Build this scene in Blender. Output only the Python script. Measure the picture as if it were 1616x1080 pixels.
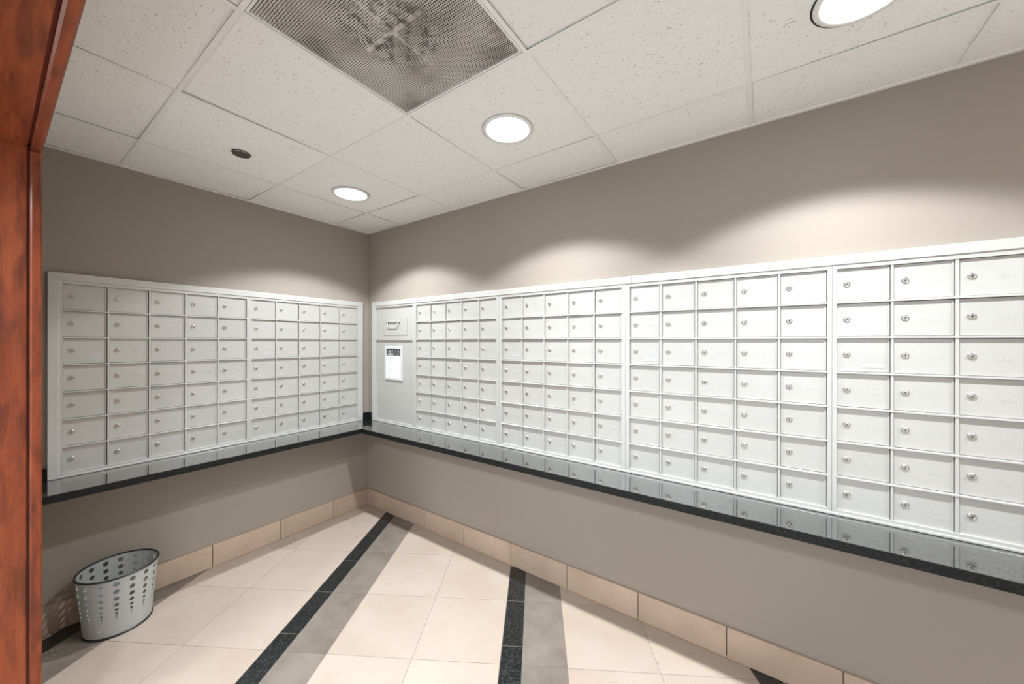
import bpy, bmesh, math, random
from mathutils import Vector, Matrix
random.seed(7)
for o in list(bpy.data.objects): bpy.data.objects.remove(o)
S = bpy.context.scene
COL = S.collection

# ------------------------------------------------------------------ camera
F, YAW, PIT, ROL = 573.13, -0.6058, 0.0002, 0.0013
CAM = Vector((2.934, -1.955, 1.458))
cd = bpy.data.cameras.new('camera'); cam = bpy.data.objects.new('camera', cd); COL.objects.link(cam)
cd.sensor_width = 36.0; cd.lens = 36.0 * F / 1616.0; cd.clip_start = 0.02
fw = Vector((math.sin(YAW)*math.cos(PIT), math.cos(YAW)*math.cos(PIT), math.sin(PIT)))
rt = Vector((math.cos(YAW), -math.sin(YAW), 0)); up = rt.cross(fw)
r2 = rt*math.cos(ROL) + up*math.sin(ROL); u2 = up*math.cos(ROL) - rt*math.sin(ROL)
cam.matrix_world = Matrix(((r2.x, u2.x, -fw.x, CAM.x), (r2.y, u2.y, -fw.y, CAM.y), (r2.z, u2.z, -fw.z, CAM.z), (0, 0, 0, 1)))
S.camera = cam

# ------------------------------------------------------------------ light and exposure
W = bpy.data.worlds.new('lobby_light'); S.world = W; W.use_nodes = True
bg = W.node_tree.nodes['Background']; bg.inputs[0].default_value = (0.905, 0.957, 1.0, 1); bg.inputs[1].default_value = 1.05
SPOT_W, SPOT_DEG, SPOT_BLEND, SPOT_COL = 92.0, 125.0, 0.22, (0.905, 0.957, 1.0)
LOBBY_W = 80.0
vs = S.view_settings
vs.view_transform = 'Standard'; vs.look = 'None'; vs.gamma = 1.0; vs.exposure = 0.64; vs.use_curve_mapping = False

# ------------------------------------------------------------------ helpers
def nt(name):
    m = bpy.data.materials.new(name); m.use_nodes = True
    t = m.node_tree; return m, t, t.nodes['Principled BSDF']
def nd(t, kind, **kw):
    n = t.nodes.new(kind)
    for k, v in kw.items():
        if k.startswith('i_'):
            key = k[2:]; key = int(key) if key.isdigit() else key.replace('_', ' ')
            n.inputs[key].default_value = v
        else: setattr(n, k, v)
    return n
def ramp(t, src, stops):
    r = t.nodes.new('ShaderNodeValToRGB'); t.links.new(src, r.inputs[0])
    e = r.color_ramp.elements
    while len(e) < len(stops): e.new(0.5)
    for el, (p, c) in zip(e, stops):
        el.position = p; el.color = (c[0], c[1], c[2], 1) if hasattr(c, '__len__') else (c, c, c, 1)
    return r.outputs[0]
def mix(t, a, b, fac, mode='MIX'):
    m = t.nodes.new('ShaderNodeMix'); m.data_type = 'RGBA'; m.blend_type = mode
    for sock, v in ((m.inputs[0], fac), (m.inputs[6], a), (m.inputs[7], b)):
        if isinstance(v, bpy.types.NodeSocket): t.links.new(v, sock)
        elif hasattr(v, '__len__'): sock.default_value = (v[0], v[1], v[2], 1)
        else: sock.default_value = v
    return m.outputs[2]
def coords(t, scale=(1, 1, 1), rnd=0.0, kind='Object'):
    tc = t.nodes.new('ShaderNodeTexCoord'); mp = t.nodes.new('ShaderNodeMapping')
    mp.inputs['Scale'].default_value = scale
    if rnd:
        oi = t.nodes.new('ShaderNodeObjectInfo')
        mu = nd(t, 'ShaderNodeMath', operation='MULTIPLY'); t.links.new(oi.outputs['Random'], mu.inputs[0]); mu.inputs[1].default_value = rnd
        cx = t.nodes.new('ShaderNodeCombineXYZ')
        for i in range(3): t.links.new(mu.outputs[0], cx.inputs[i])
        t.links.new(cx.outputs[0], mp.inputs['Location'])
    t.links.new(tc.outputs[kind], mp.inputs['Vector'])
    return mp.outputs[0]
def noise(t, vec, scale, detail=3, rough=0.5, dist=0.0):
    n = nd(t, 'ShaderNodeTexNoise'); n.inputs['Scale'].default_value = scale; n.inputs['Detail'].default_value = detail
    n.inputs['Roughness'].default_value = rough; n.inputs['Distortion'].default_value = dist
    t.links.new(vec, n.inputs['Vector']); return n.outputs['Fac']
def bump(t, h, strength, dist, b):
    n = nd(t, 'ShaderNodeBump'); n.inputs['Strength'].default_value = strength; n.inputs['Distance'].default_value = dist
    t.links.new(h, n.inputs['Height']); t.links.new(n.outputs[0], b.inputs['Normal'])
def tone(t, lo, hi):
    oi = t.nodes.new('ShaderNodeObjectInfo')
    return ramp(t, oi.outputs['Random'], [(0, lo), (1, hi)])
def plain(name, col, rough=0.5, metal=0.0, emit=0.0, spec=0.5):
    m, t, b = nt(name); b.inputs['Base Color'].default_value = (*col, 1); b.inputs['Roughness'].default_value = rough
    b.inputs['Metallic'].default_value = metal; b.inputs['Specular IOR Level'].default_value = spec
    if emit: b.inputs['Emission Color'].default_value = (*col, 1); b.inputs['Emission Strength'].default_value = emit
    return m

def m_wall():
    m, t, b = nt('greige_paint'); v = coords(t)
    c = ramp(t, noise(t, v, 1.3, 2), [(0.3, (0.335, 0.290, 0.246)), (0.7, (0.36, 0.314, 0.268))])
    t.links.new(c, b.inputs['Base Color']); b.inputs['Roughness'].default_value = 0.6; b.inputs['Specular IOR Level'].default_value = 0.25
    bump(t, noise(t, v, 260, 2), 0.06, 0.002, b); return m
def m_ceiling_tile():
    m, t, b = nt('fissured_mineral_tile'); v = coords(t, (1, 1, 1), 9.0)
    # fissures: short elongated worm marks in two directions + pinholes
    v1 = coords(t, (75, 190, 1), 9.0); v2 = coords(t, (180, 90, 1), 5.0)
    n1 = noise(t, v1, 1.0, 1, 0.5, 0.8); n2 = noise(t, v2, 1.0, 1, 0.5, 0.8)
    patch = ramp(t, noise(t, v, 7, 2), [(0.30, 0.1), (0.6, 0.9)])
    f1 = ramp(t, n1, [(0.685, 0.0), (0.73, 1.0)]); f2 = ramp(t, n2, [(0.695, 0.0), (0.74, 1.0)])
    mk = mix(t, f1, f2, 1.0, 'ADD'); mk = mix(t, mk, patch, 0.75, 'MULTIPLY')
    base = mix(t, (0.91, 0.905, 0.885), tone(t, 0.96, 1.0), 1.0, 'MULTIPLY')
    c = mix(t, base, (0.44, 0.42, 0.39), mk)
    t.links.new(c, b.inputs['Base Color']); b.inputs['Roughness'].default_value = 0.9; b.inputs['Specular IOR Level'].default_value = 0.1
    bump(t, mk, -0.6, 0.002, b); return m
def m_cream():
    m, t, b = nt('cream_marble'); v = coords(t, (1, 1, 1), 23.0)
    cl = ramp(t, noise(t, v, 3.2, 5, 0.6), [(0.3, (0.475, 0.378, 0.307)), (0.55, (0.515, 0.425, 0.354)), (0.8, (0.54, 0.458, 0.39))])
    # thin wandering veins
    n = noise(t, v, 1.9, 5, 0.55, 0.4)
    vein = ramp(t, n, [(0.490, 0.0), (0.4975, 1.0), (0.505, 0.0)])
    gate = ramp(t, noise(t, v, 1.7, 1), [(0.55, 0.0), (0.66, 0.5)])
    vm = mix(t, vein, gate, 1.0, 'MULTIPLY')
    c = mix(t, cl, (0.46, 0.36, 0.27), vm); c = mix(t, c, tone(t, 0.93, 1.02), 1.0, 'MULTIPLY')
    t.links.new(c, b.inputs['Base Color'])
    r = ramp(t, noise(t, v, 9, 3), [(0.3, 0.26), (0.7, 0.4)]); t.links.new(r, b.inputs['Roughness']); return m
def m_grey():
    m, t, b = nt('taupe_marble'); v = coords(t, (1, 1, 1), 31.0)
    cl = ramp(t, noise(t, v, 5, 5, 0.65), [(0.3, (0.165, 0.138, 0.112)), (0.7, (0.265, 0.228, 0.192))])
    sp = ramp(t, noise(t, v, 38, 4, 0.7, 0.6), [(0.69, 0.0), (0.78, 0.7)])
    c = mix(t, cl, (0.62, 0.6, 0.56), sp); t.links.new(c, b.inputs['Base Color']); b.inputs['Roughness'].default_value = 0.32; return m
def m_granite(name, rough, ior=1.6, coat=0.0, fleck=1.0):
    m, t, b = nt(name); v = coords(t, (1, 1, 1), 17.0)
    vo = nd(t, 'ShaderNodeTexVoronoi'); vo.inputs['Scale'].default_value = 240; t.links.new(v, vo.inputs['Vector'])
    g = ramp(t, noise(t, v, 120, 3, 0.7), [(0.48, (0.008, 0.009, 0.009)), (0.72, (0.07*fleck, 0.075*fleck, 0.072*fleck))])
    sp = ramp(t, vo.outputs['Distance'], [(0.0, 0.55), (0.16, 0.0)]); gate = ramp(t, noise(t, v, 60, 2), [(0.56, 0.0), (0.66, 1.0)])
    c = mix(t, g, (0.30, 0.31, 0.31), mix(t, sp, gate, 1.0, 'MULTIPLY'))
    t.links.new(c, b.inputs['Base Color']); b.inputs['Roughness'].default_value = rough; b.inputs['IOR'].default_value = ior
    b.inputs['Coat Weight'].default_value = coat; b.inputs['Coat IOR'].default_value = 1.75; b.inputs['Coat Roughness'].default_value = 0.05
    return m
def m_wood(name, axis):
    m, t, b = nt(name); sc = (9, 9, 0.9) if axis == 'z' else (0.9, 9, 9)
    v = coords(t, sc); cross = coords(t, (6, 6, 1.5) if axis == 'z' else (1.2, 8, 8))
    a = noise(t, v, 2.2, 5, 0.6, 0.6); f = noise(t, cross, 3.5, 3, 0.6, 0.5)
    c = ramp(t, a, [(0.25, (0.16, 0.030, 0.010)), (0.5, (0.275, 0.058, 0.018)), (0.78, (0.36, 0.088, 0.028))])
    dk = ramp(t, f, [(0.36, 0.75), (0.56, 0.0)])
    c = mix(t, c, (0.10, 0.020, 0.008), dk)
    g = noise(t, coords(t, (90, 90, 3) if axis == 'z' else (3, 90, 90)), 2, 2)
    c = mix(t, c, ramp(t, g, [(0.3, 0.8), (0.7, 1.0)]), 0.8, 'MULTIPLY')
    t.links.new(c, b.inputs['Base Color']); b.inputs['Roughness'].default_value = 0.36; return m
def m_alu(name, col, rough, metal, lo=0.97, hi=1.0):
    m, t, b = nt(name); v = coords(t, (1, 1, 1), 3.0)
    c = mix(t, col, tone(t, lo, hi), 1.0, 'MULTIPLY')
    c = mix(t, c, ramp(t, noise(t, v, 14, 3), [(0.3, 0.965), (0.7, 1.0)]), 1.0, 'MULTIPLY')
    t.links.new(c, b.inputs['Base Color']); b.inputs['Metallic'].default_value = metal
    r = ramp(t, noise(t, coords(t, (6, 6, 160)), 2, 2), [(0.3, rough - .03), (0.7, rough + .04)]); t.links.new(r, b.inputs['Roughness']); return m
def m_grille():
    m, t, b = nt('dirty_perforated_steel'); v = coords(t)
    n = noise(t, v, 5, 2, 0.5, 0.2)
    c = ramp(t, n, [(0.33, (0.36, 0.33, 0.30)), (0.5, (0.62, 0.59, 0.55)), (0.7, (0.74, 0.72, 0.68))])
    tc = t.nodes.new('ShaderNodeTexCoord'); gr = nd(t, 'ShaderNodeTexGradient', gradient_type='SPHERICAL')
    mp = t.nodes.new('ShaderNodeMapping'); mp.inputs['Scale'].default_value = (5.5, 5.5, 5.5); t.links.new(tc.outputs['Object'], mp.inputs[0]); t.links.new(mp.outputs[0], gr.inputs[0])
    soot = mix(t, ramp(t, gr.outputs[0], [(0.0, 0.0), (0.5, 0.9)]), ramp(t, noise(t, v, 26, 4, 0.65, 0.3), [(0.47, 0.0), (0.62, 0.9)]), 1.0, 'MULTIPLY')
    c = mix(t, c, (0.06, 0.045, 0.035), soot)
    t.links.new(c, b.inputs['Base Color']); b.inputs['Roughness'].default_value = 0.6; return m

M = dict(wall=m_wall(), ctile=m_ceiling_tile(), cream=m_cream(), grey=m_grey(), black=m_granite('black_granite_tile', 0.28),
    granite=m_granite('polished_black_granite', 0.05, 1.75, 1.0), granite_edge=m_granite('honed_black_granite_edge', 0.45, 1.3, 0.0, 0.35), wood_v=m_wood('cherry_wood_upright', 'z'), wood_h=m_wood('cherry_wood_header', 'x'),
    door=m_alu('satin_aluminium_door', (0.552, 0.542, 0.510), 0.36, 0.25, 0.955, 1.0), bar=m_alu('satin_aluminium_bar', (0.585, 0.577, 0.548), 0.36, 0.3),
    trim=m_alu('white_aluminium_trim', (0.60, 0.592, 0.565), 0.38, 0.2), number=plain('embossed_aluminium', (0.60, 0.60, 0.583), 0.24, 0.25),
    lock=plain('nickel_lock', (0.55, 0.52, 0.48), 0.28, 0.9), keyhole=plain('keyhole_dark', (0.01, 0.01, 0.01), 0.6),
    tee=plain('painted_steel_tee', (0.86, 0.855, 0.835), 0.5), plenum=plain('plenum_dark', (0.035, 0.032, 0.03), 0.9), grout=plain('grout', (0.23, 0.21, 0.187), 0.9),
    lens=plain('lamp_lens', (1.0, 0.985, 0.96), 0.4, 0, 6.0), ring=plain('lamp_ring', (0.80, 0.79, 0.77), 0.35), grille=m_grille(), duct=plain('galvanised_duct', (0.10, 0.09, 0.085), 0.5, 0.4),
    bronze=plain('bronze_cover', (0.075, 0.062, 0.05), 0.5, 0.2), chrome=plain('chrome_rim', (0.8, 0.78, 0.74), 0.15, 1.0), bin=plain('grey_painted_steel', (0.47, 0.49, 0.475), 0.4, 0.1),
    rubber=plain('black_rubber', (0.012, 0.012, 0.012), 0.4), paper=plain('paper', (0.84, 0.84, 0.86), 0.5), ink=plain('dark_ink', (0.055, 0.057, 0.068), 0.5), faint=plain('grey_print', (0.52, 0.52, 0.54), 0.6),
    white=plain('white_print', (0.85, 0.85, 0.86), 0.5), signframe=plain('silver_sign_frame', (0.78, 0.78, 0.78), 0.25, 0.3), plate=plain('label_plate', (0.56, 0.56, 0.545), 0.3, 0.25), sticker=plain('cream_sticker', (0.72, 0.68, 0.58), 0.6))
MORE = {}

def bx(bm, x0, x1, y0, y1, z0, z1, mat=0):
    a = [bm.verts.new(p) for p in ((x0, y0, z0), (x1, y0, z0), (x1, y1, z0), (x0, y1, z0), (x0, y0, z1), (x1, y0, z1), (x1, y1, z1), (x0, y1, z1))]
    fs = [bm.faces.new([a[i] for i in f]) for f in ((3, 2, 1, 0), (4, 5, 6, 7), (0, 1, 5, 4), (1, 2, 6, 5), (2, 3, 7, 6), (3, 0, 4, 7))]
    for f in fs: f.material_index = mat
    return fs
def bevel(bm, w, seg=1):
    bmesh.ops.bevel(bm, geom=list(bm.edges), offset=w, segments=seg, affect='EDGES', profile=0.5, clamp_overlap=True)
def mesh(name, bm, *mats, smooth=False):
    bm.normal_update(); me = bpy.data.meshes.new(name); bm.to_mesh(me); bm.free()
    for m in mats: me.materials.append(M[m])
    if smooth:
        for p in me.polygons: p.use_smooth = True
    return me
def obj(name, me, parent=None, loc=(0, 0, 0), rot=(0, 0, 0)):
    o = bpy.data.objects.new(name, me); COL.objects.link(o); o.location = loc; o.rotation_euler = rot
    if parent: o.parent = parent
    return o
def box_mesh(name, x0, x1, y0, y1, z0, z1, mat, bev=0.0, seg=1):
    bm = bmesh.new(); bx(bm, x0, x1, y0, y1, z0, z1)
    if bev: bevel(bm, bev, seg)
    return mesh(name, bm, mat)
def boxo(name, x0, x1, y0, y1, z0, z1, mat, parent=None, bev=0.0, seg=1):
    """box with its origin at its own centre"""
    c = ((x0+x1)/2, (y0+y1)/2, (z0+z1)/2)
    return obj(name, box_mesh(name, x0-c[0], x1-c[0], y0-c[1], y1-c[1], z0-c[2], z1-c[2], mat, bev, seg), parent, c)
def lathe(bm, prof, n=32, mats=None, axis='z', cap=True):
    rings = []
    for (r, h) in prof:
        ring = []
        for i in range(n):
            a = 2*math.pi*i/n; c, s = r*math.cos(a), r*math.sin(a)
            ring.append(bm.verts.new((c, s, h) if axis == 'z' else (c, -h, s)))
        rings.append(ring)
    for k in range(len(rings)-1):
        for i in range(n):
            j = (i+1) % n
            f = bm.faces.new((rings[k][i], rings[k][j], rings[k+1][j], rings[k+1][i])); f.smooth = True
            if mats: f.material_index = mats[k]
    if cap:
        f = bm.faces.new(rings[-1]); f.material_index = mats[-1] if mats else 0
def thing(name, label, cat, loc=(0, 0, 0), rotz=0.0, group=None):
    o = bpy.data.objects.new(name, None); COL.objects.link(o); o.location = loc; o.rotation_euler = (0, 0, rotz)
    o.empty_display_size = 0.05; o['label'] = label; o['category'] = cat
    if group: o['group'] = group
    return o
def struct(o, label, cat):
    o['kind'] = 'structure'; o['label'] = label; o['category'] = cat; return o

# ------------------------------------------------------------------ dimensions (metres; origin = floor at the corner)
H = 2.432
XE, YF, YB = 4.60, -1.845, -2.25          # end wall, room side and lobby side of the front wall
HZ, JX, JX2 = 2.13, 0.832, 4.15           # opening head, left and right jamb
T = 0.6096

# ------------------------------------------------------------------ walls
struct(boxo('wall_left', -0.12, 0.0, YB, 0.12, 0, H+0.12, 'wall'), 'taupe painted wall on the left carrying the smaller mailbox bank', 'wall')
struct(boxo('wall_right', 0.0, XE+0.12, 0.0, 0.12, 0, H+0.12, 'wall'), 'long taupe painted wall with scalloped lamp light above the mailboxes', 'wall')
struct(boxo('wall_end', XE, XE+0.12, YB, 0.0, 0, H+0.12, 'wall'), 'short end wall of the mail room out of view on the right', 'wall')
bm = bmesh.new(); bx(bm, 0.0, JX-0.02, YB, YF, 0, H+0.02); bx(bm, JX2+0.02, XE, YB, YF, 0, H+0.02); bx(bm, JX-0.02, JX2+0.02, YB, YF, HZ+0.02, H+0.02)
struct(obj('wall_front', mesh('wall_front', bm, 'wall')), 'painted wall around the wood-lined opening the camera looks through', 'wall')

# ------------------------------------------------------------------ floor with stone tiles laid at an angle
bm = bmesh.new(); bx(bm, 0.0, XE, -3.3, 0.0, -0.06, -0.0013)
floor = struct(obj('floor', mesh('floor', bm, 'grout')), 'stone tile floor of cream slabs crossed by black and grey bands', 'floor')
FA = math.radians(-59.065); D2 = Vector((math.cos(FA), math.sin(FA))); N2 = Vector((-D2.y, D2.x))
FU, FV, IN = 0.2322, 0.7367, 0.0254
def clip(poly, a, b, c):       # keep a*x+b*y<=c
    out = []
    for i in range(len(poly)):
        p, q = poly[i], poly[(i+1) % len(poly)]; dp, dq = a*p.x+b*p.y-c, a*q.x+b*q.y-c
        if dp <= 0: out.append(p)
        if (dp < 0 < dq) or (dq < 0 < dp): out.append(p + (q-p)*(dp/(dp-dq)))
    return out
def area(p): return 0.5*abs(sum(p[i].x*p[(i+1) % len(p)].y - p[(i+1) % len(p)].x*p[i].y for i in range(len(p))))
def floor_tile(kind, u0, u1, v0, v1):
    g = 0.0017 if kind == 'black' else 0.0011
    P = [N2*(FU+u*IN) + D2*(FV+v*IN) for u, v in ((u0+g/IN, v0+g/IN), (u0+g/IN, v1-g/IN), (u1-g/IN, v1-g/IN), (u1-g/IN, v0+g/IN))]
    for a, b, c in ((-1, 0, -0.006), (1, 0, XE), (0, 1, -0.006), (0, -1, 2.9)):
        P = clip(P, a, b, c)
        if len(P) < 3: return
    if area(P) < 0.0006: return
    cen = sum(P, Vector((0, 0)))/len(P)
    bm = bmesh.new()
    if sum(P[i].x*P[(i+1) % len(P)].y - P[(i+1) % len(P)].x*P[i].y for i in range(len(P))) < 0: P.reverse()
    top = [bm.verts.new((p.x-cen.x, p.y-cen.y, 0)) for p in P]; bot = [bm.verts.new((p.x-cen.x, p.y-cen.y, -0.02)) for p in P]
    bm.faces.new(top); n = len(P)
    for i in range(n): bm.faces.new((top[i], bot[i], bot[(i+1) % n], top[(i+1) % n]))
    obj(kind+'_floor_tile', mesh(kind+'_floor_tile', bm, kind), floor, (cen.x, cen.y, random.uniform(-0.0004, 0.0)))
for k in range(-4, 5):
    o = 44*k
    for j in range(-12, 16):
        floor_tile('black', o, o+4, 4+12*j, 16+12*j)
    for j in range(-10, 12):
        floor_tile('grey', o+4, o+12, 16*j, 16*j+16)
        floor_tile('cream', o+12, o+28, 16*j, 16*j+16); floor_tile('cream', o+28, o+44, 16*j, 16*j+16)

# ------------------------------------------------------------------ suspended ceiling
ceil = struct(boxo('ceiling', 0.0, XE, -3.3, 0.0, H+0.10, H+0.16, 'plenum'), 'suspended ceiling of white fissured tiles in a square grid', 'ceiling')
CC = ceil.location.copy()
A1, B1 = 0.4497, 0.3157
XS = [0.0] + [A1+i*T for i in range(8) if A1+i*T < XE-0.1] + [XE]
YS = [0.0] + [-(B1+i*T) for i in range(3)] + [YF]
GR = (3, 2)      # grille cell (between x-lines 3,4 and y-lines 2,3)
for i in range(len(XS)-1):
    for j in range(len(YS)-1):
        if (i, j) == GR: continue
        x0, x1, y1, y0 = XS[i]+0.0015, XS[i+1]-0.0015, YS[j]-0.0015, YS[j+1]+0.0015
        if y1-y0 < 0.02: continue
        cx, cy = (x0+x1)/2, (y0+y1)/2
        lift = [random.choice((0.0005, 0.001, 0.001, 0.003, 0.005)) for _ in range(4)]
        if (i, j) == (2, 2): lift = [0.010, 0.007, 0.001, 0.001]
        if (i, j) == (3, 0): lift = [0.002, 0.001, 0.005, 0.004]
        bm = bmesh.new(); g = 0.0040
        q = ((x0+g, y0+g), (x1-g, y0+g), (x1-g, y1-g), (x0+g, y1-g))
        lo = [bm.verts.new((p[0]-cx, p[1]-cy, l)) for p, l in zip(q, lift)]; hi = [bm.verts.new((p[0]-cx, p[1]-cy, l+0.016)) for p, l in zip(q, lift)]
        bm.faces.new(lo[::-1]); bm.faces.new(hi)
        for k in range(4): bm.faces.new((lo[k], lo[(k+1) % 4], hi[(k+1) % 4], hi[k]))
        obj('ceiling_tile', mesh('ceiling_tile', bm, 'ctile'), ceil, Vector((cx, cy, H)) - CC)
TW = 0.0078
def tee(x0, x1, y0, y1):
    c = Vector(((x0+x1)/2, (y0+y1)/2, H-0.0005))
    bm = bmesh.new(); bx(bm, x0-c.x, x1-c.x, y0-c.y, y1-c.y, -0.0012, 0.0004)
    lx = (x1-x0) > (y1-y0)
    if lx: bx(bm, x0-c.x, x1-c.x, -0.001, 0.001, 0.0004, 0.03)
    else: bx(bm, -0.001, 0.001, y0-c.y, y1-c.y, 0.0004, 0.03)
    obj('grid_tee', mesh('grid_tee', bm, 'tee'), ceil, c - CC)
for x in XS[1:-1]: tee(x-TW, x+TW, YF, -0.001)
for j in (1, 2, 3):
    for i in range(len(XS)-1):
        a = XS[i] + (TW if i else 0.001); b = XS[i+1] - (TW if i < len(XS)-2 else 0.001)
        tee(a, b, YS[j]-TW, YS[j]+TW)
# wall angle along the two visible walls
def angle(x0, x1, y0, y1): 
    o = boxo('wall_angle', x0, x1, y0, y1, H-0.0045, H+0.0002, 'tee', None); o.parent = ceil; o.location = Vector(o.location) - CC
angle(0.0, XE, -0.016, -0.0005); angle(0.0005, 0.016, YF, -0.016)

struct(boxo('ceiling', 0.0, XE, -3.3, YB-0.001, H, H+0.02, 'tee'), 'plain white lobby ceiling behind the camera', 'ceiling')
# ------------------------------------------------------------------ wood-lined opening
dr = bpy.data.objects.new('door_1', None); COL.objects.link(dr); dr.location = (JX, YF, 0); dr.empty_display_size = 0.05
struct(dr, 'reddish cherry wood lining and edge trim of the room opening', 'door frame')
def dpart(name, x0, x1, y0, y1, z0, z1, mat, bev=0.002):
    o = boxo(name, x0, x1, y0, y1, z0, z1, mat, None, bev); o.parent = dr; o.location = Vector(o.location) - Vector(dr.location); return o
Y1, Y2 = -1.8712, -1.8775      # trim strip, shadow groove, panel
dpart('jamb_panel', JX-0.02, JX-0.001, YB, Y2, 0, HZ+0.018, 'wood_v')
dpart('jamb_backing', JX-0.02, JX-0.014, Y2, Y1, 0, HZ+0.014, 'wood_v', 0)
dpart('jamb_trim', JX-0.02, JX+0.004, Y1, YF, 0, HZ-0.004, 'wood_v', 0.004)
dpart('header_panel', JX, JX2, YB, Y2, HZ+0.001, HZ+0.02, 'wood_h')
dpart('header_backing', JX, JX2, Y2, Y1, HZ+0.014, HZ+0.02, 'wood_h', 0)
dpart('header_trim', JX-0.02, JX2+0.02, Y1, YF, HZ-0.004, HZ+0.02, 'wood_h', 0.005)
dpart('jamb_panel', JX2+0.001, JX2+0.02, YB, Y2, 0, HZ+0.018, 'wood_v')
dpart('jamb_trim', JX2-0.004, JX2+0.02, Y1, YF, 0, HZ-0.004, 'wood_v', 0.004)

# ------------------------------------------------------------------ skirting tiles
BH, BT = 0.142, 0.012
def skirting(name, cuts, horiz, label):
    root = bpy.data.objects.new(name, None); COL.objects.link(root); struct(root, label, 'baseboard')
    for a, b in zip(cuts[:-1], cuts[1:]):
        L = abs(b-a) - 0.003; bm = bmesh.new()
        if horiz: bx(bm, -L/2, L/2, -BT/2, BT/2, -BH/2, BH/2)
        else: bx(bm, -BT/2, BT/2, -L/2, L/2, -BH/2, BH/2)
        bevel(bm, 0.0025, 2)
        obj('skirting_tile', mesh('skirting_tile', bm, 'skirt'), root, ((a+b)/2, -BT/2-0.0005, BH/2+0.001) if horiz else (BT/2+0.0005, (a+b)/2, BH/2+0.001))
def m_skirt():
    m, t, b = nt('beige_skirting_stone'); v = coords(t, (1, 1, 1), 23.0)
    c = ramp(t, noise(t, v, 4.5, 5, 0.6), [(0.3, (0.48, 0.355, 0.265)), (0.55, (0.55, 0.42, 0.32)), (0.8, (0.60, 0.475, 0.37))])
    st = ramp(t, noise(t, v, 11, 4, 0.7, 0.7), [(0.60, 0.0), (0.74, 0.4)]); c = mix(t, c, (0.36, 0.25, 0.18), st)
    t.links.new(mix(t, c, tone(t, 0.92, 1.02), 1.0, 'MULTIPLY'), b.inputs['Base Color']); b.inputs['Roughness'].default_value = 0.35; return m
M['skirt'] = m_skirt()
skirting('baseboard_right', [BT+0.001, 0.352, 0.76, 1.17, 1.58, 1.984, 2.394, 2.795, 3.197, 3.60, 4.005, 4.41, XE-0.001], True, 'row of beige stone skirting tiles along the long wall')
skirting('baseboard_left', [YF+0.001, -1.53, -1.126, -0.725, -0.327, -0.001], False, 'row of beige stone skirting tiles along the left wall')

# ------------------------------------------------------------------ granite ledge
LZ, LT, LDR, LDL = 0.766, 0.036, 0.262, 0.308
led = thing('granite_ledge', 'polished black granite ledge running around the corner below both mailbox banks', 'ledge', (0, 0, LZ-LT))
def slab(P, name):
    bm = bmesh.new(); lo = [bm.verts.new((x, y, 0)) for x, y in P]; hi = [bm.verts.new((x, y, LT)) for x, y in P]
    bm.faces.new(hi); bm.faces.new(lo[::-1]); n = len(P)
    for i in range(n): bm.faces.new((lo[i], lo[(i+1) % n], hi[(i+1) % n], hi[i]))
    bevel(bm, 0.0015); bm.normal_update()
    for f in bm.faces: f.material_index = 0 if f.normal.z > 0.95 else 1
    obj(name, mesh(name, bm, 'granite', 'granite_edge'), led)
slab([(0.0005, -0.0005), (LDL, -LDR), (XE-0.001, -LDR), (XE-0.001, -0.0005)], 'ledge_slab')
slab([(0.0005, -0.001), (0.0005, YF+0.001), (LDL, YF+0.001), (LDL, -LDR-0.0005)], 'ledge_slab')
def upst(x0, x1, y0, y1):
    o = boxo('upstand', x0, x1, y0, y1, LZ+0.0005, LZ+0.060, 'granite_edge', None, 0.001); o.parent = led; o.location = Vector(o.location) - Vector(led.location)
upst(0.014, 0.088, -0.014, -0.001); upst(0.001, 0.014, -0.065, -0.001); upst(0.001, 0.014, YF+0.002, -1.789)

# ------------------------------------------------------------------ mailbox banks
PC, DZ, ZT, ZB = 0.1611, 0.1392, 1.7558, 0.7814
DIG = {}
def glyphs(chars):
    cu = bpy.data.curves.new('glyph', 'FONT'); cu.size = 0.021; cu.extrude = 0.0007; cu.resolution_u = 2
    to = bpy.data.objects.new('glyph', cu); COL.objects.link(to)
    for ch in chars:
        cu.body = ch; dg = bpy.context.evaluated_depsgraph_get(); dg.update()
        me = to.evaluated_get(dg).to_mesh()
        DIG[ch] = ([tuple(v.co) for v in me.vertices], [tuple(p.vertices) for p in me.polygons], max([v.co.x for v in me.vertices] or [0]))
        to.evaluated_get(dg).to_mesh_clear()
    bpy.data.objects.remove(to); bpy.data.curves.remove(cu)
glyphs('0123456789ALT')
def text_mesh(s, mat, size=1.0, pitch=None, bold=0.0):
    V, Fc, x = [], [], 0.0
    for ch in s:
        v, f, w = DIG[ch]; b = len(V)
        V += [((p[0]+x)*size, -p[2]*size, p[1]*size) for p in v]; Fc += [tuple(b+i for i in q) for q in f]
        x += pitch if pitch else w + 0.0025
    xs = [p[0] for p in V]; m = (min(xs)+max(xs))/2
    zs = [p[2] for p in V]; mz = (min(zs)+max(zs))/2
    V = [(p[0]-m, p[1], p[2]-mz) for p in V]
    me = bpy.data.meshes.new('number'); me.from_pydata(V, [], Fc); me.materials.append(M[mat]); return me
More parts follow.
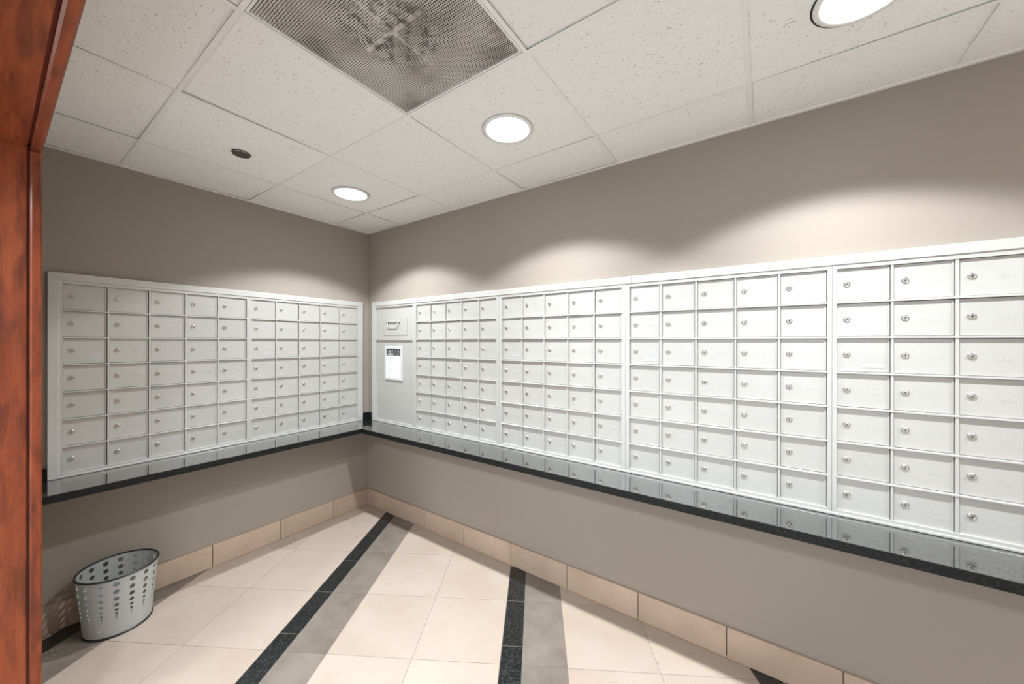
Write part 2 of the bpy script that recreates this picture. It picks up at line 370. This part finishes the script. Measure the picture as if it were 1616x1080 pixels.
# door: y is out of the wall towards -y ; origin at the door centre on the wall plane
DW, DH, DO = PC-0.0118, DZ-0.0105, 0.0085
bm = bmesh.new(); bx(bm, -DW/2, DW/2, -DO, -0.0015, -DH/2, DH/2); bevel(bm, 0.0007)
bx(bm, DW/2-0.0065, DW/2-0.0005, -DO-0.0025, -DO+0.001, -DH/2+0.001, DH/2-0.001)     # hinge leaf on the right
DOOR = mesh('mailbox_door', bm, 'door')
bm = bmesh.new()
lathe(bm, [(0.0112, 0.0), (0.0112, 0.0022), (0.0098, 0.0046), (0.0080, 0.0050), (0.0076, 0.0040), (0.0070, 0.0040), (0.0064, 0.0054)], 22, axis='y', cap=True)
bx(bm, -0.0012, 0.0012, -0.0058, -0.0050, -0.0052, 0.0018, 1)
lathe(bm, [(0.0021, 0.0050), (0.0021, 0.0059)], 10, mats=[1, 1], axis='y', cap=True)
LOCK = mesh('lock', bm, 'lock', 'keyhole')
bm = bmesh.new(); bx(bm, -0.031, 0.031, -0.0010, 0.0, -0.0085, 0.0085); bevel(bm, 0.0004)
for (x0, x1, z0, z1) in ((-0.010, 0.010, -0.0008, 0.0022), (-0.013, 0.013, 0.0046, 0.0058), (-0.029, -0.026, -0.001, 0.001), (0.026, 0.029, -0.001, 0.001), (-0.027, -0.016, -0.0066, -0.0056), (0.012, 0.028, -0.0066, -0.0056), (-0.022, -0.015, 0.0035, 0.0043), (0.015, 0.022, 0.0035, 0.0043)):
    bx(bm, x0, x1, -0.0013, -0.0008, z0, z1, 1)
PLATE = mesh('notice_plate', bm, 'plate', 'faint')
HB = box_mesh('shelf_bar', -5*PC/2, 5*PC/2, -0.0200, -0.001, -0.0036, 0.0036, 'bar', 0.001)
VB = box_mesh('divider_bar', -0.0042, 0.0042, -0.0170, -0.001, -7*DZ/2, 7*DZ/2, 'bar', 0.001)
NUM_SEQ = {}
def numbers():
    """apartment numbers run down each column, ten to a floor (no 13th)"""
    seq = []
    for fl in [f for f in range(5, 27) if f != 13]:
        top = 9 if fl == 25 else 10
        seq += ['%d%02d' % (fl, k) for k in range(1, top+1)]
    return seq
SEQ = numbers(); START = SEQ.index('2401') - 35*5       # sixth unit starts with 2401
def mailbox_unit(idx, loc, rotz, label, ml, mr):
    t = thing('mailbox_unit', label, 'mailboxes', loc, rotz, 'mailbox units built into the two walls')
    h = 7*DZ; w = 5*PC
    obj('back_panel', box_mesh('back_panel', 0.0, w, -0.0012, -0.0004, 0, h, 'keyhole'), t)
    bm = bmesh.new()                      # outer frame of the unit
    bx(bm, -ml, 0.0045, -0.0190, -0.001, -0.004, h+0.012); bx(bm, w-0.0045, w+mr, -0.0190, -0.001, -0.004, h+0.012)
    bx(bm, 0.0045, w-0.0045, -0.0190, -0.001, h-0.004, h+0.012); bx(bm, 0.0045, w-0.0045, -0.0190, -0.001, -0.004, 0.007)
    obj('frame', mesh('frame', bm, 'bar'), t)
    for k in range(1, 7): obj('shelf_bar', HB, t, (w/2, 0, k*DZ))
    for k in range(1, 5): obj('divider_bar', VB, t, (k*PC, 0, h/2))
    for c in range(5):
        for r in range(7):
            d = obj('mailbox_door', DOOR, t, ((c+0.5)*PC, 0, h-(r+0.5)*DZ))
            obj('lock', LOCK, d, (-DW/2+0.029, -DO, 0.004))
            s = SEQ[START + idx*35 + c*7 + r] if START + idx*35 + c*7 + r < len(SEQ) else '2610'
            obj('number', text_mesh(s, 'number', 0.86), d, (DW/2-0.044, -DO, -0.004))
            if (c, r) == (0, 2): obj('notice_plate', PLATE, d, (DW/2-0.044, -DO, -0.040))
    return t
Y0, GAPL = -1.7433, 0.0197
R90 = math.radians(90)
mailbox_unit(0, (0, Y0, ZB), R90, 'white aluminium mailbox unit on the left wall nearest the wooden door frame', 0.010, GAPL/2-0.0005)
mailbox_unit(1, (0, Y0+5*PC+GAPL, ZB), R90, 'white aluminium mailbox unit on the left wall next to the room corner', GAPL/2-0.0005, 0.010)
XU = [0.6624, 1.5063, 2.3446, 3.1714]
lab = ['white aluminium mailbox unit on the long wall beside the outgoing mail panel', 'second white aluminium mailbox unit along the long wall from the corner',
       'third white aluminium mailbox unit along the long wall with numbers ending 2310', 'white aluminium mailbox unit cut by the right edge of the photo, numbered from 2401']
for i, x in enumerate(XU):
    gl = (x-(XU[i-1]+5*PC))/2-0.0005 if i else 0.014
    gr = (XU[i+1]-(x+5*PC))/2-0.0005 if i < 3 else 0.012
    mailbox_unit(i+2, (x, 0, ZB), 0.0, lab[i], gl, gr)

# outgoing-mail panel at the start of the long wall
PX0, PX1 = 0.140, 0.645
op = thing('outgoing_mail_panel', 'tall white metal panel with a drop slot beside the room corner', 'mail panel', (PX0, 0, ZB))
w, h = PX1-PX0, 7*DZ
bm = bmesh.new()
bx(bm, -0.012, 0.004, -0.0190, -0.001, -0.004, h+0.012); bx(bm, w-0.020, w+0.0025, -0.0190, -0.001, -0.004, h+0.012)
bx(bm, 0.004, w-0.020, -0.0190, -0.001, h-0.003, h+0.012); bx(bm, 0.004, w-0.020, -0.0190, -0.001, -0.004, 0.006)
obj('frame', mesh('frame', bm, 'bar'), op)
obj('shelf_bar', box_mesh('shelf_bar', 0.004, w-0.020, -0.0195, -0.001, 5*DZ-0.006, 5*DZ+0.006, 'bar', 0.001), op)
up_ = obj('upper_panel', box_mesh('upper_panel', 0.005, w-0.021, -0.006, -0.001, 5*DZ+0.0075, h-0.004, 'door', 0.0005), op)
lo_ = obj('lower_panel', box_mesh('lower_panel', 0.005, w-0.021, -0.006, -0.001, 0.004, 5*DZ-0.0075, 'door', 0.0005), op)
fx0, fx1, fz0, fz1 = 0.230-PX0, 0.545-PX0, 1.513-ZB, 1.668-ZB
fl = obj('slot_flap', box_mesh('slot_flap', fx0, fx1, -0.0105, -0.006, fz0, fz1, 'door', 0.001), up_)
# pull: hooded lip and a bent loop below it, stamped marks
bm = bmesh.new(); hx0, hx1, hz = 0.292-PX0, 0.452-PX0, 1.624-ZB
bx(bm, hx0-0.01, hx1+0.012, -0.026, -0.0105, hz, hz+0.006); bevel(bm, 0.002)
obj('pull_lip', mesh('pull_lip', bm, 'number'), up_)
bm = bmesh.new()
def tube(bm, pts, r, n=8):
    rings = []
    for i, p in enumerate(pts):
        a = Vector(pts[max(i-1, 0)]); b = Vector(pts[min(i+1, len(pts)-1)]); d = (b-a).normalized()
        s = d.orthogonal().normalized() if abs(d.y) > 0.9 else d.cross(Vector((0, 1, 0))).normalized(); q = d.cross(s)
        rings.append([bm.verts.new(Vector(p) + s*r*math.cos(2*math.pi*k/n) + q*r*math.sin(2*math.pi*k/n)) for k in range(n)])
    for a, b in zip(rings[:-1], rings[1:]):
        for k in range(n): bm.faces.new((a[k], a[(k+1) % n], b[(k+1) % n], b[k])).smooth = True
    bm.faces.new(rings[0][::-1]); bm.faces.new(rings[-1])
tube(bm, [(hx0+0.010, -0.016, hz), (hx0+0.014, -0.022, hz-0.030), (hx0+0.022, -0.026, hz-0.040), (hx1-0.034, -0.026, hz-0.040), (hx1-0.018, -0.022, hz-0.028), (hx1-0.006, -0.016, hz)], 0.0040)
obj('pull_loop', mesh('pull_loop', bm, 'signframe'), up_)
bm = bmesh.new()
for k in range(9): bx(bm, fx0+0.055+k*0.022, fx0+0.055+k*0.022+0.010, -0.0112, -0.0104, fz0+0.026, fz0+0.036)
for k in range(6): bx(bm, 0.30+k*0.02-0.03*0, 0.309+k*0.02, -0.0067, -0.0059, h-0.055+(k % 2)*0.008, h-0.048+(k % 3)*0.008)
obj('stamped_marks', mesh('stamped_marks', bm, 'number'), up_)

# notice in a snap frame
sx0, sx1, sz0, sz1 = 0.262, 0.492, 1.136, 1.424
sg = thing('framed_notice', 'small framed notice with a dark printed heading on the white mail panel', 'sign', ((sx0+sx1)/2, -0.0062, sz0))
w, h = sx1-sx0, sz1-sz0
def rail(P, name):
    bm = bmesh.new(); bk = [bm.verts.new((x, -0.001, z)) for x, z in P]; ft = [bm.verts.new((x*0.985+0.0, -0.011, (z-h/2)*0.985+h/2)) for x, z in P]
    bm.faces.new(ft); bm.faces.new(bk[::-1])
    for i in range(4): bm.faces.new((bk[i], bk[(i+1) % 4], ft[(i+1) % 4], ft[i]))
    bmesh.ops.recalc_face_normals(bm, faces=list(bm.faces)); bevel(bm, 0.002, 2); obj(name, mesh(name, bm, 'signframe'), sg)
q = 0.022; a = w/2
rail([(-a, 0), (a, 0), (a-q, q), (-a+q, q)], 'frame_rail'); rail([(a, h), (-a, h), (-a+q, h-q), (a-q, h-q)], 'frame_rail')
rail([(-a, h), (-a, 0), (-a+q, q), (-a+q, h-q)], 'frame_rail'); rail([(a, 0), (a, h), (a-q, h-q), (a-q, q)], 'frame_rail')
pp = obj('paper_sheet', box_mesh('paper_sheet', -a+q-0.002, a-q+0.002, -0.0045, -0.001, q-0.002, h-q+0.002, 'paper'), sg)
hd0, hd1 = h-q-0.060, h-q
obj('heading_band', box_mesh('heading_band', -a+q, a-q, -0.0052, -0.0045, hd0, hd1, 'ink'), pp)
me = text_mesh('ALT', 'white', 1.55); obj('heading_text', me, pp, (-0.040, -0.0050, hd0+0.034))
bm = bmesh.new(); x = -0.074
for wd in (0.008, 0.006, 0.009, 0.006, 0.007, 0.005, 0.009, 0.006, 0.006, 0.008): bx(bm, x, x+wd-0.0015, -0.0058, -0.0051, hd0+0.006, hd0+0.006+random.choice((0.007, 0.009, 0.011))); x += wd
def ringm(cx, cz, r, a0, a1, wd=0.0022):
    n = 18
    for k in range(n):
        t0, t1 = a0+(a1-a0)*k/n, a0+(a1-a0)*(k+1)/n
        bm.faces.new([bm.verts.new((cx+rr*math.cos(tt), -0.0056, cz+rr*math.sin(tt))) for rr, tt in ((r, t0), (r+wd, t0), (r+wd, t1), (r, t1))])
obj('heading_line', mesh('heading_line', bm, 'white'), pp)
bm = bmesh.new()
ringm(0.052, hd0+0.018, 0.014, 0, 6.28); ringm(0.036, hd0+0.045, 0.011, 0.5, 5); ringm(0.072, hd0+0.044, 0.010, 1.5, 5.0, 0.004); ringm(0.008, hd0+0.017, 0.005, 0, 6.28); ringm(-0.07, hd0+0.05, 0.012, 0.2, 2.8)
obj('heading_ornament', mesh('heading_ornament', bm, 'faint'), pp)
bm = bmesh.new(); z = hd0-0.016
for ln, bold in ((0.085, 1), (0.10, 0), (0.06, 1), (0.03, 0), (0.085, 1), (0.10, 0), (0.05, 1), (0.11, 0), (0.11, 0), (0.065, 0), (0.075, 1), (0.09, 0)):
    x = -a+q+0.012; e = x+ln
    while x < e: 
        wd = random.uniform(0.006, 0.016); bx(bm, x, min(x+wd, e), -0.0051, -0.0044, z, z+(0.0032 if bold else 0.0020)); x += wd+0.003
    z -= 0.0135
obj('print_lines', mesh('print_lines', bm, 'faint'), pp)

# aluminium surrounds
def surround(name, L0, L1, loc, rotz, seam_top, seam_bot, label, closed_right=True):
    root = bpy.data.objects.new(name, None); COL.objects.link(root); root.location = loc; root.rotation_euler = (0, 0, rotz); struct(root, label, 'trim')
    zt, zb, zi, w = 1.806-LZ, 0.0006, ZT+0.0125-LZ, 0.036
    def prism(P, nm):
        bm = bmesh.new(); n = len(P); bk = [bm.verts.new((x, -0.0005, z)) for x, z in P]; ft = [bm.verts.new((x, -0.0240, z)) for x, z in P]
        bm.faces.new(ft); bm.faces.new(bk[::-1])
        for i in range(n): bm.faces.new((bk[i], bk[(i+1) % n], ft[(i+1) % n], ft[i]))
        bmesh.ops.recalc_face_normals(bm, faces=list(bm.faces)); bevel(bm, 0.0022, 2); obj(nm, mesh(nm, bm, 'trim'), root)
    pts = [L0] + seam_top + [L1]
    for k in range(len(pts)-1):
        a, b = pts[k], pts[k+1]; g = 0.0004
        P = [(a+g, zt), (a+g if k else a+w, zi), ((b-g) if k < len(pts)-2 else b-w, zi), (b-g, zt)]
        prism(P, 'top_rail')
    prism([(L0, zt), (L0, zb), (L0+w, zb), (L0+w, zi)], 'side_rail')
    if closed_right: prism([(L1, zt), (L1, zb), (L1-w, zb), (L1-w, zi)], 'side_rail')
    pts = [L0+w] + seam_bot + [L1-w]
    for k in range(len(pts)-1): prism([(pts[k]+0.0004, zb), (pts[k+1]-0.0004, zb), (pts[k+1]-0.0004, ZB-0.0045-LZ), (pts[k]+0.0004, ZB-0.0045-LZ)], 'bottom_rail')
surround('trim_1', 0.0, 1.721, (0, -1.787, LZ), R90, [], [0.60], 'white aluminium surround framing the mailboxes of the left wall')
surround('trim_2', 0.092, 4.026, (0, 0, LZ), 0.0, [2.36], [1.48, 2.36], 'long white aluminium surround framing the mailboxes of the long wall')

# ------------------------------------------------------------------ downlights
def downlight(x, y, label, watt=None, deg=None):
    t = thing('recessed_downlight', label, 'ceiling light', (x, y, H), 0, 'round recessed downlights in the ceiling')
    bm = bmesh.new(); lathe(bm, [(0.001, -0.0016), (0.115, -0.0016), (0.115, -0.0004)], 48, cap=False); obj('cutout_gap', mesh('cutout_gap', bm, 'plenum'), t, (-0.004, 0.004, 0))
    bm = bmesh.new(); lathe(bm, [(0.113, -0.0016), (0.114, -0.005), (0.111, -0.008), (0.101, -0.009), (0.096, -0.006), (0.095, -0.0017)], 48, cap=False); obj('trim_ring', mesh('trim_ring', bm, 'ring'), t)
    bm = bmesh.new(); lathe(bm, [(0.0955, -0.003), (0.07, -0.0065), (0.035, -0.0085), (0.004, -0.009)], 48, cap=True); obj('lens', mesh('lens', bm, 'lens'), t)
    ld = bpy.data.lights.new('downlight_beam', 'SPOT'); ld.energy = watt or SPOT_W; ld.color = SPOT_COL; ld.spot_size = math.radians(deg or SPOT_DEG); ld.spot_blend = SPOT_BLEND; ld.shadow_soft_size = 0.14 if watt else 0.03
    ld.use_nodes = True; t_ = ld.node_tree; em = t_.nodes['Emission']        # reflector optics: intensity falls off away from the axis
    tc = t_.nodes.new('ShaderNodeTexCoord'); sx = t_.nodes.new('ShaderNodeSeparateXYZ'); t_.links.new(tc.outputs['Normal'], sx.inputs[0])
    ab = nd(t_, 'ShaderNodeMath', operation='ABSOLUTE'); t_.links.new(sx.outputs['Z'], ab.inputs[0])
    pw = nd(t_, 'ShaderNodeMath', operation='POWER'); t_.links.new(ab.outputs[0], pw.inputs[0]); pw.inputs[1].default_value = 0.4 if watt else 1.9
    t_.links.new(pw.outputs[0], em.inputs['Strength'])
    lo = bpy.data.objects.new('downlight_beam', ld); COL.objects.link(lo); lo.parent = t; lo.location = (0, 0, -0.045)
downlight(0.705, -0.597, 'lit round downlight in the ceiling nearest the room corner')
downlight(1.972, -0.603, 'lit round downlight next to the perforated ceiling grille')
downlight(4.40, -0.60, 'round downlight beyond the right edge of the view')
downlight(3.165, -0.575, 'lit round downlight cut by the top edge of the photo')

for k, x in enumerate((0.95, 2.20)):      # lamps of the lobby the camera stands in
    downlight(x, -2.75, ('lit lobby downlight behind the camera above the left jamb', 'lit lobby downlight straight behind the camera')[k], LOBBY_W, 150.0)

# sprinkler cover
sp = thing('sprinkler_cover', 'small dark round cover plate in the ceiling near the left wall', 'sprinkler cover', (0.715, -1.210, H))
bm = bmesh.new(); lathe(bm, [(0.041, 0.0), (0.041, -0.003), (0.030, -0.0045)], 36, cap=True); obj('escutcheon', mesh('escutcheon', bm, 'bronze'), sp)
bm = bmesh.new(); lathe(bm, [(0.0375, -0.0035), (0.0375, -0.0062), (0.030, -0.0064)], 36, cap=False); obj('bright_rim', mesh('bright_rim', bm, 'chrome'), sp)
bm = bmesh.new(); lathe(bm, [(0.0385, -0.0066), (0.0385, -0.0085), (0.036, -0.0098)], 36, cap=True); obj('cover_plate', mesh('cover_plate', bm, 'bronze'), sp)

# ------------------------------------------------------------------ perforated ceiling grille
gx, gy = (XS[3]+XS[4])/2, (YS[2]+YS[3])/2
gr = thing('ceiling_grille', 'square perforated metal air grille with sooty stains in the ceiling', 'air grille', (gx, gy, H))
HS = T/2-TW-0.002
def perforated(half, pitch, r):
    n = int(2*half/pitch); p = 2*half/n; V, Fc = [], []
    per = [(-.5, -.5), (0, -.5), (.5, -.5), (.5, 0), (.5, .5), (0, .5), (-.5, .5), (-.5, 0)]
    hol = [(math.cos(math.radians(a)), math.sin(math.radians(a))) for a in (225, 270, 315, 0, 45, 90, 135, 180)]
    for j in range(n):
        off = 0.5 if j % 2 else 0.0; cnt = n - (1 if off else 0)
        y = -half + (j+.5)*p
        for i in range(cnt):
            x = -half + (i+.5+off)*p; b = len(V)
            V += [(x+a*p, y+c*p, 0) for a, c in per] + [(x+a*r, y+c*r, 0) for a, c in hol]
            Fc += [(b+k, b+8+k, b+8+(k+1) % 8, b+(k+1) % 8) for k in range(8)]
        if off:
            for s in (-1, 1):
                b = len(V); e0, e1 = s*half, s*(half-p/2)
                V += [(e0, y-p/2, 0), (e1, y-p/2, 0), (e1, y+p/2, 0), (e0, y+p/2, 0)]; Fc.append((b, b+1, b+2, b+3) if s < 0 else (b+3, b+2, b+1, b))
    me = bpy.data.meshes.new('perforated_plate'); me.from_pydata(V, [], Fc); me.materials.append(M['grille']); return me
obj('perforated_plate', perforated(HS-0.006, 0.0074, 0.0026), gr, (0, 0, 0.001))
bm = bmesh.new(); e = HS
bx(bm, -e, e, -e, -e+0.007, -0.0008, 0.006); bx(bm, -e, e, e-0.007, e, -0.0008, 0.006); bx(bm, -e, -e+0.007, -e+0.007, e-0.007, -0.0008, 0.006); bx(bm, e-0.007, e, -e+0.007, e-0.007, -0.0008, 0.006)
obj('plate_frame', mesh('plate_frame', bm, 'tee'), gr)
bm = bmesh.new(); bx(bm, -e, e, -e, e, 0.085, 0.09); bx(bm, -e, -e+.003, -e, e, 0.007, 0.085); bx(bm, e-.003, e, -e, e, 0.007, 0.085); bx(bm, -e+.003, e-.003, -e, -e+.003, 0.007, 0.085); bx(bm, -e+.003, e-.003, e-.003, e, 0.007, 0.085)
obj('back_pan', mesh('back_pan', bm, 'duct'), gr)
for (x0, x1, y0, y1) in ((-0.13, 0.13, -0.006, 0.006), (-0.006, 0.006, -0.16, -0.007), (-0.006, 0.006, 0.007, 0.16)):
    boxo('brace', x0, x1, y0, y1, 0.0015, 0.011, 'grille', gr)
bm = bmesh.new(); s = 0.14
bx(bm, -s, s, -s, -s+.004, 0.012, 0.084); bx(bm, -s, s, s-.004, s, 0.012, 0.084); bx(bm, -s, -s+.004, -s+.004, s-.004, 0.012, 0.084); bx(bm, s-.004, s, -s+.004, s-.004, 0.012, 0.084)
obj('duct_collar', mesh('duct_collar', bm, 'plenum'), gr)

# ------------------------------------------------------------------ perforated waste bin
R0, R1, BHH = 0.122, 0.148, 0.300
wb = thing('waste_bin', 'round grey metal waste bin with rows of shrinking punched holes', 'waste bin', (0.187, -1.567, 0.0005))
NCOL = 16
def bin_pt(ang, z):
    r = R0 + (R1-R0)*(z/BHH); return (r*math.cos(ang), r*math.sin(ang), z)
bm = bmesh.new(); da = 2*math.pi/NCOL
sizes = [0.0118, 0.0112, 0.0102, 0.0088, 0.0073, 0.0057, 0.0042, 0.0026]
gaps = [0.040, 0.037, 0.033, 0.028, 0.0225, 0.0175, 0.0130, 0.0095]
vc = {}
def V(a, z):
    k = (round((a % (2*math.pi))*20000) % round(2*math.pi*20000), round(z*50000))
    if k not in vc: vc[k] = bm.verts.new(bin_pt(a, z))
    return vc[k]
for c in range(NCOL):
    a0 = c*da; z1 = BHH-0.006; zz = z1-0.006
    top = [(z1, zz)]
    def strip(zh, zl):
        n = 4
        for k in range(n): bm.faces.new((V(a0+da*k/n, zl), V(a0+da*(k+1)/n, zl), V(a0+da*(k+1)/n, zh), V(a0+da*k/n, zh)))
    strip(z1, zz)
    for r, g in zip(sizes, gaps):
        zl = zz-g; cz = (zz+zl)/2; ca = a0+da/2; rr = R0+(R1-R0)*cz/BHH
        per = [(0, 0), (.25, 0), (.5, 0), (.75, 0), (1, 0), (1, .5), (1, 1), (.75, 1), (.5, 1), (.25, 1), (0, 1), (0, .5)]
        outer = [V(a0+da*x, zl+g*y) for x, y in per]; inner = []
        for x, y in per:
            th = math.atan2((y-.5)*g, (x-.5)*da*rr)
            th = {0: -2.45, 1: -2.0, 2: -1.57, 3: -1.14, 4: -0.69, 5: 0.0, 6: 0.69, 7: 1.14, 8: 1.57, 9: 2.0, 10: 2.45, 11: 3.1416}[per.index((x, y))]
            inner.append(bm.verts.new(bin_pt(ca+r*math.cos(th)/rr, cz+r*math.sin(th))))
        for k in range(12): bm.faces.new((outer[k], outer[(k+1) % 12], inner[(k+1) % 12], inner[k]))
        zz = zl
    # mid heights share the .5 side vertices: fill lower band
    n = 4; steps = [zz, zz*0.5, 0.006]
    for zh, zl in zip(steps[:-1], steps[1:]): strip(zh, zl)
bmesh.ops.recalc_face_normals(bm, faces=list(bm.faces))
body = obj('body', mesh('body', bm, 'bin'), wb)
sm = body.modifiers.new('thickness', 'SOLIDIFY'); sm.thickness = 0.0016; sm.offset = -1
bm = bmesh.new(); lathe(bm, [(R0-0.003, 0.002), (R0-0.003, 0.008), (0.002, 0.008)], 48, cap=True); obj('bottom', mesh('bottom', bm, 'bin'), wb)
def ring(name, R, z, r):
    bm = bmesh.new(); lathe(bm, [(R+r*math.cos(a*math.pi/4), z+r*math.sin(a*math.pi/4)) for a in range(9)], 64, cap=False); return obj(name, mesh(name, bm, 'rubber'), wb)
ring('rim', R1, BHH-0.004, 0.0042); ring('base_band', R0+0.0005, 0.0050, 0.0048)
bm = bmesh.new(); sa = math.radians(-63.0)
for k in range(8):
    z0, z1 = 0.012+k*0.035, 0.012+(k+1)*0.035
    for s0, s1 in ((-0.008, 0.008),):
        P = [bin_pt(sa+s0, z0), bin_pt(sa+s1, z0), bin_pt(sa+s1, z1), bin_pt(sa+s0, z1)]
        bm.faces.new([bm.verts.new((p[0]*1.012, p[1]*1.012, p[2])) for p in P])
obj('seam', mesh('seam', bm, 'bin'), wb)
bm = bmesh.new(); sa = math.radians(-38)
bm.faces.new([bm.verts.new((p[0]*1.012, p[1]*1.012, p[2])) for p in (bin_pt(sa-.06, .040), bin_pt(sa+.05, .043), bin_pt(sa+.055, .053), bin_pt(sa-.055, .050))])
obj('sticker', mesh('sticker', bm, 'sticker'), wb)
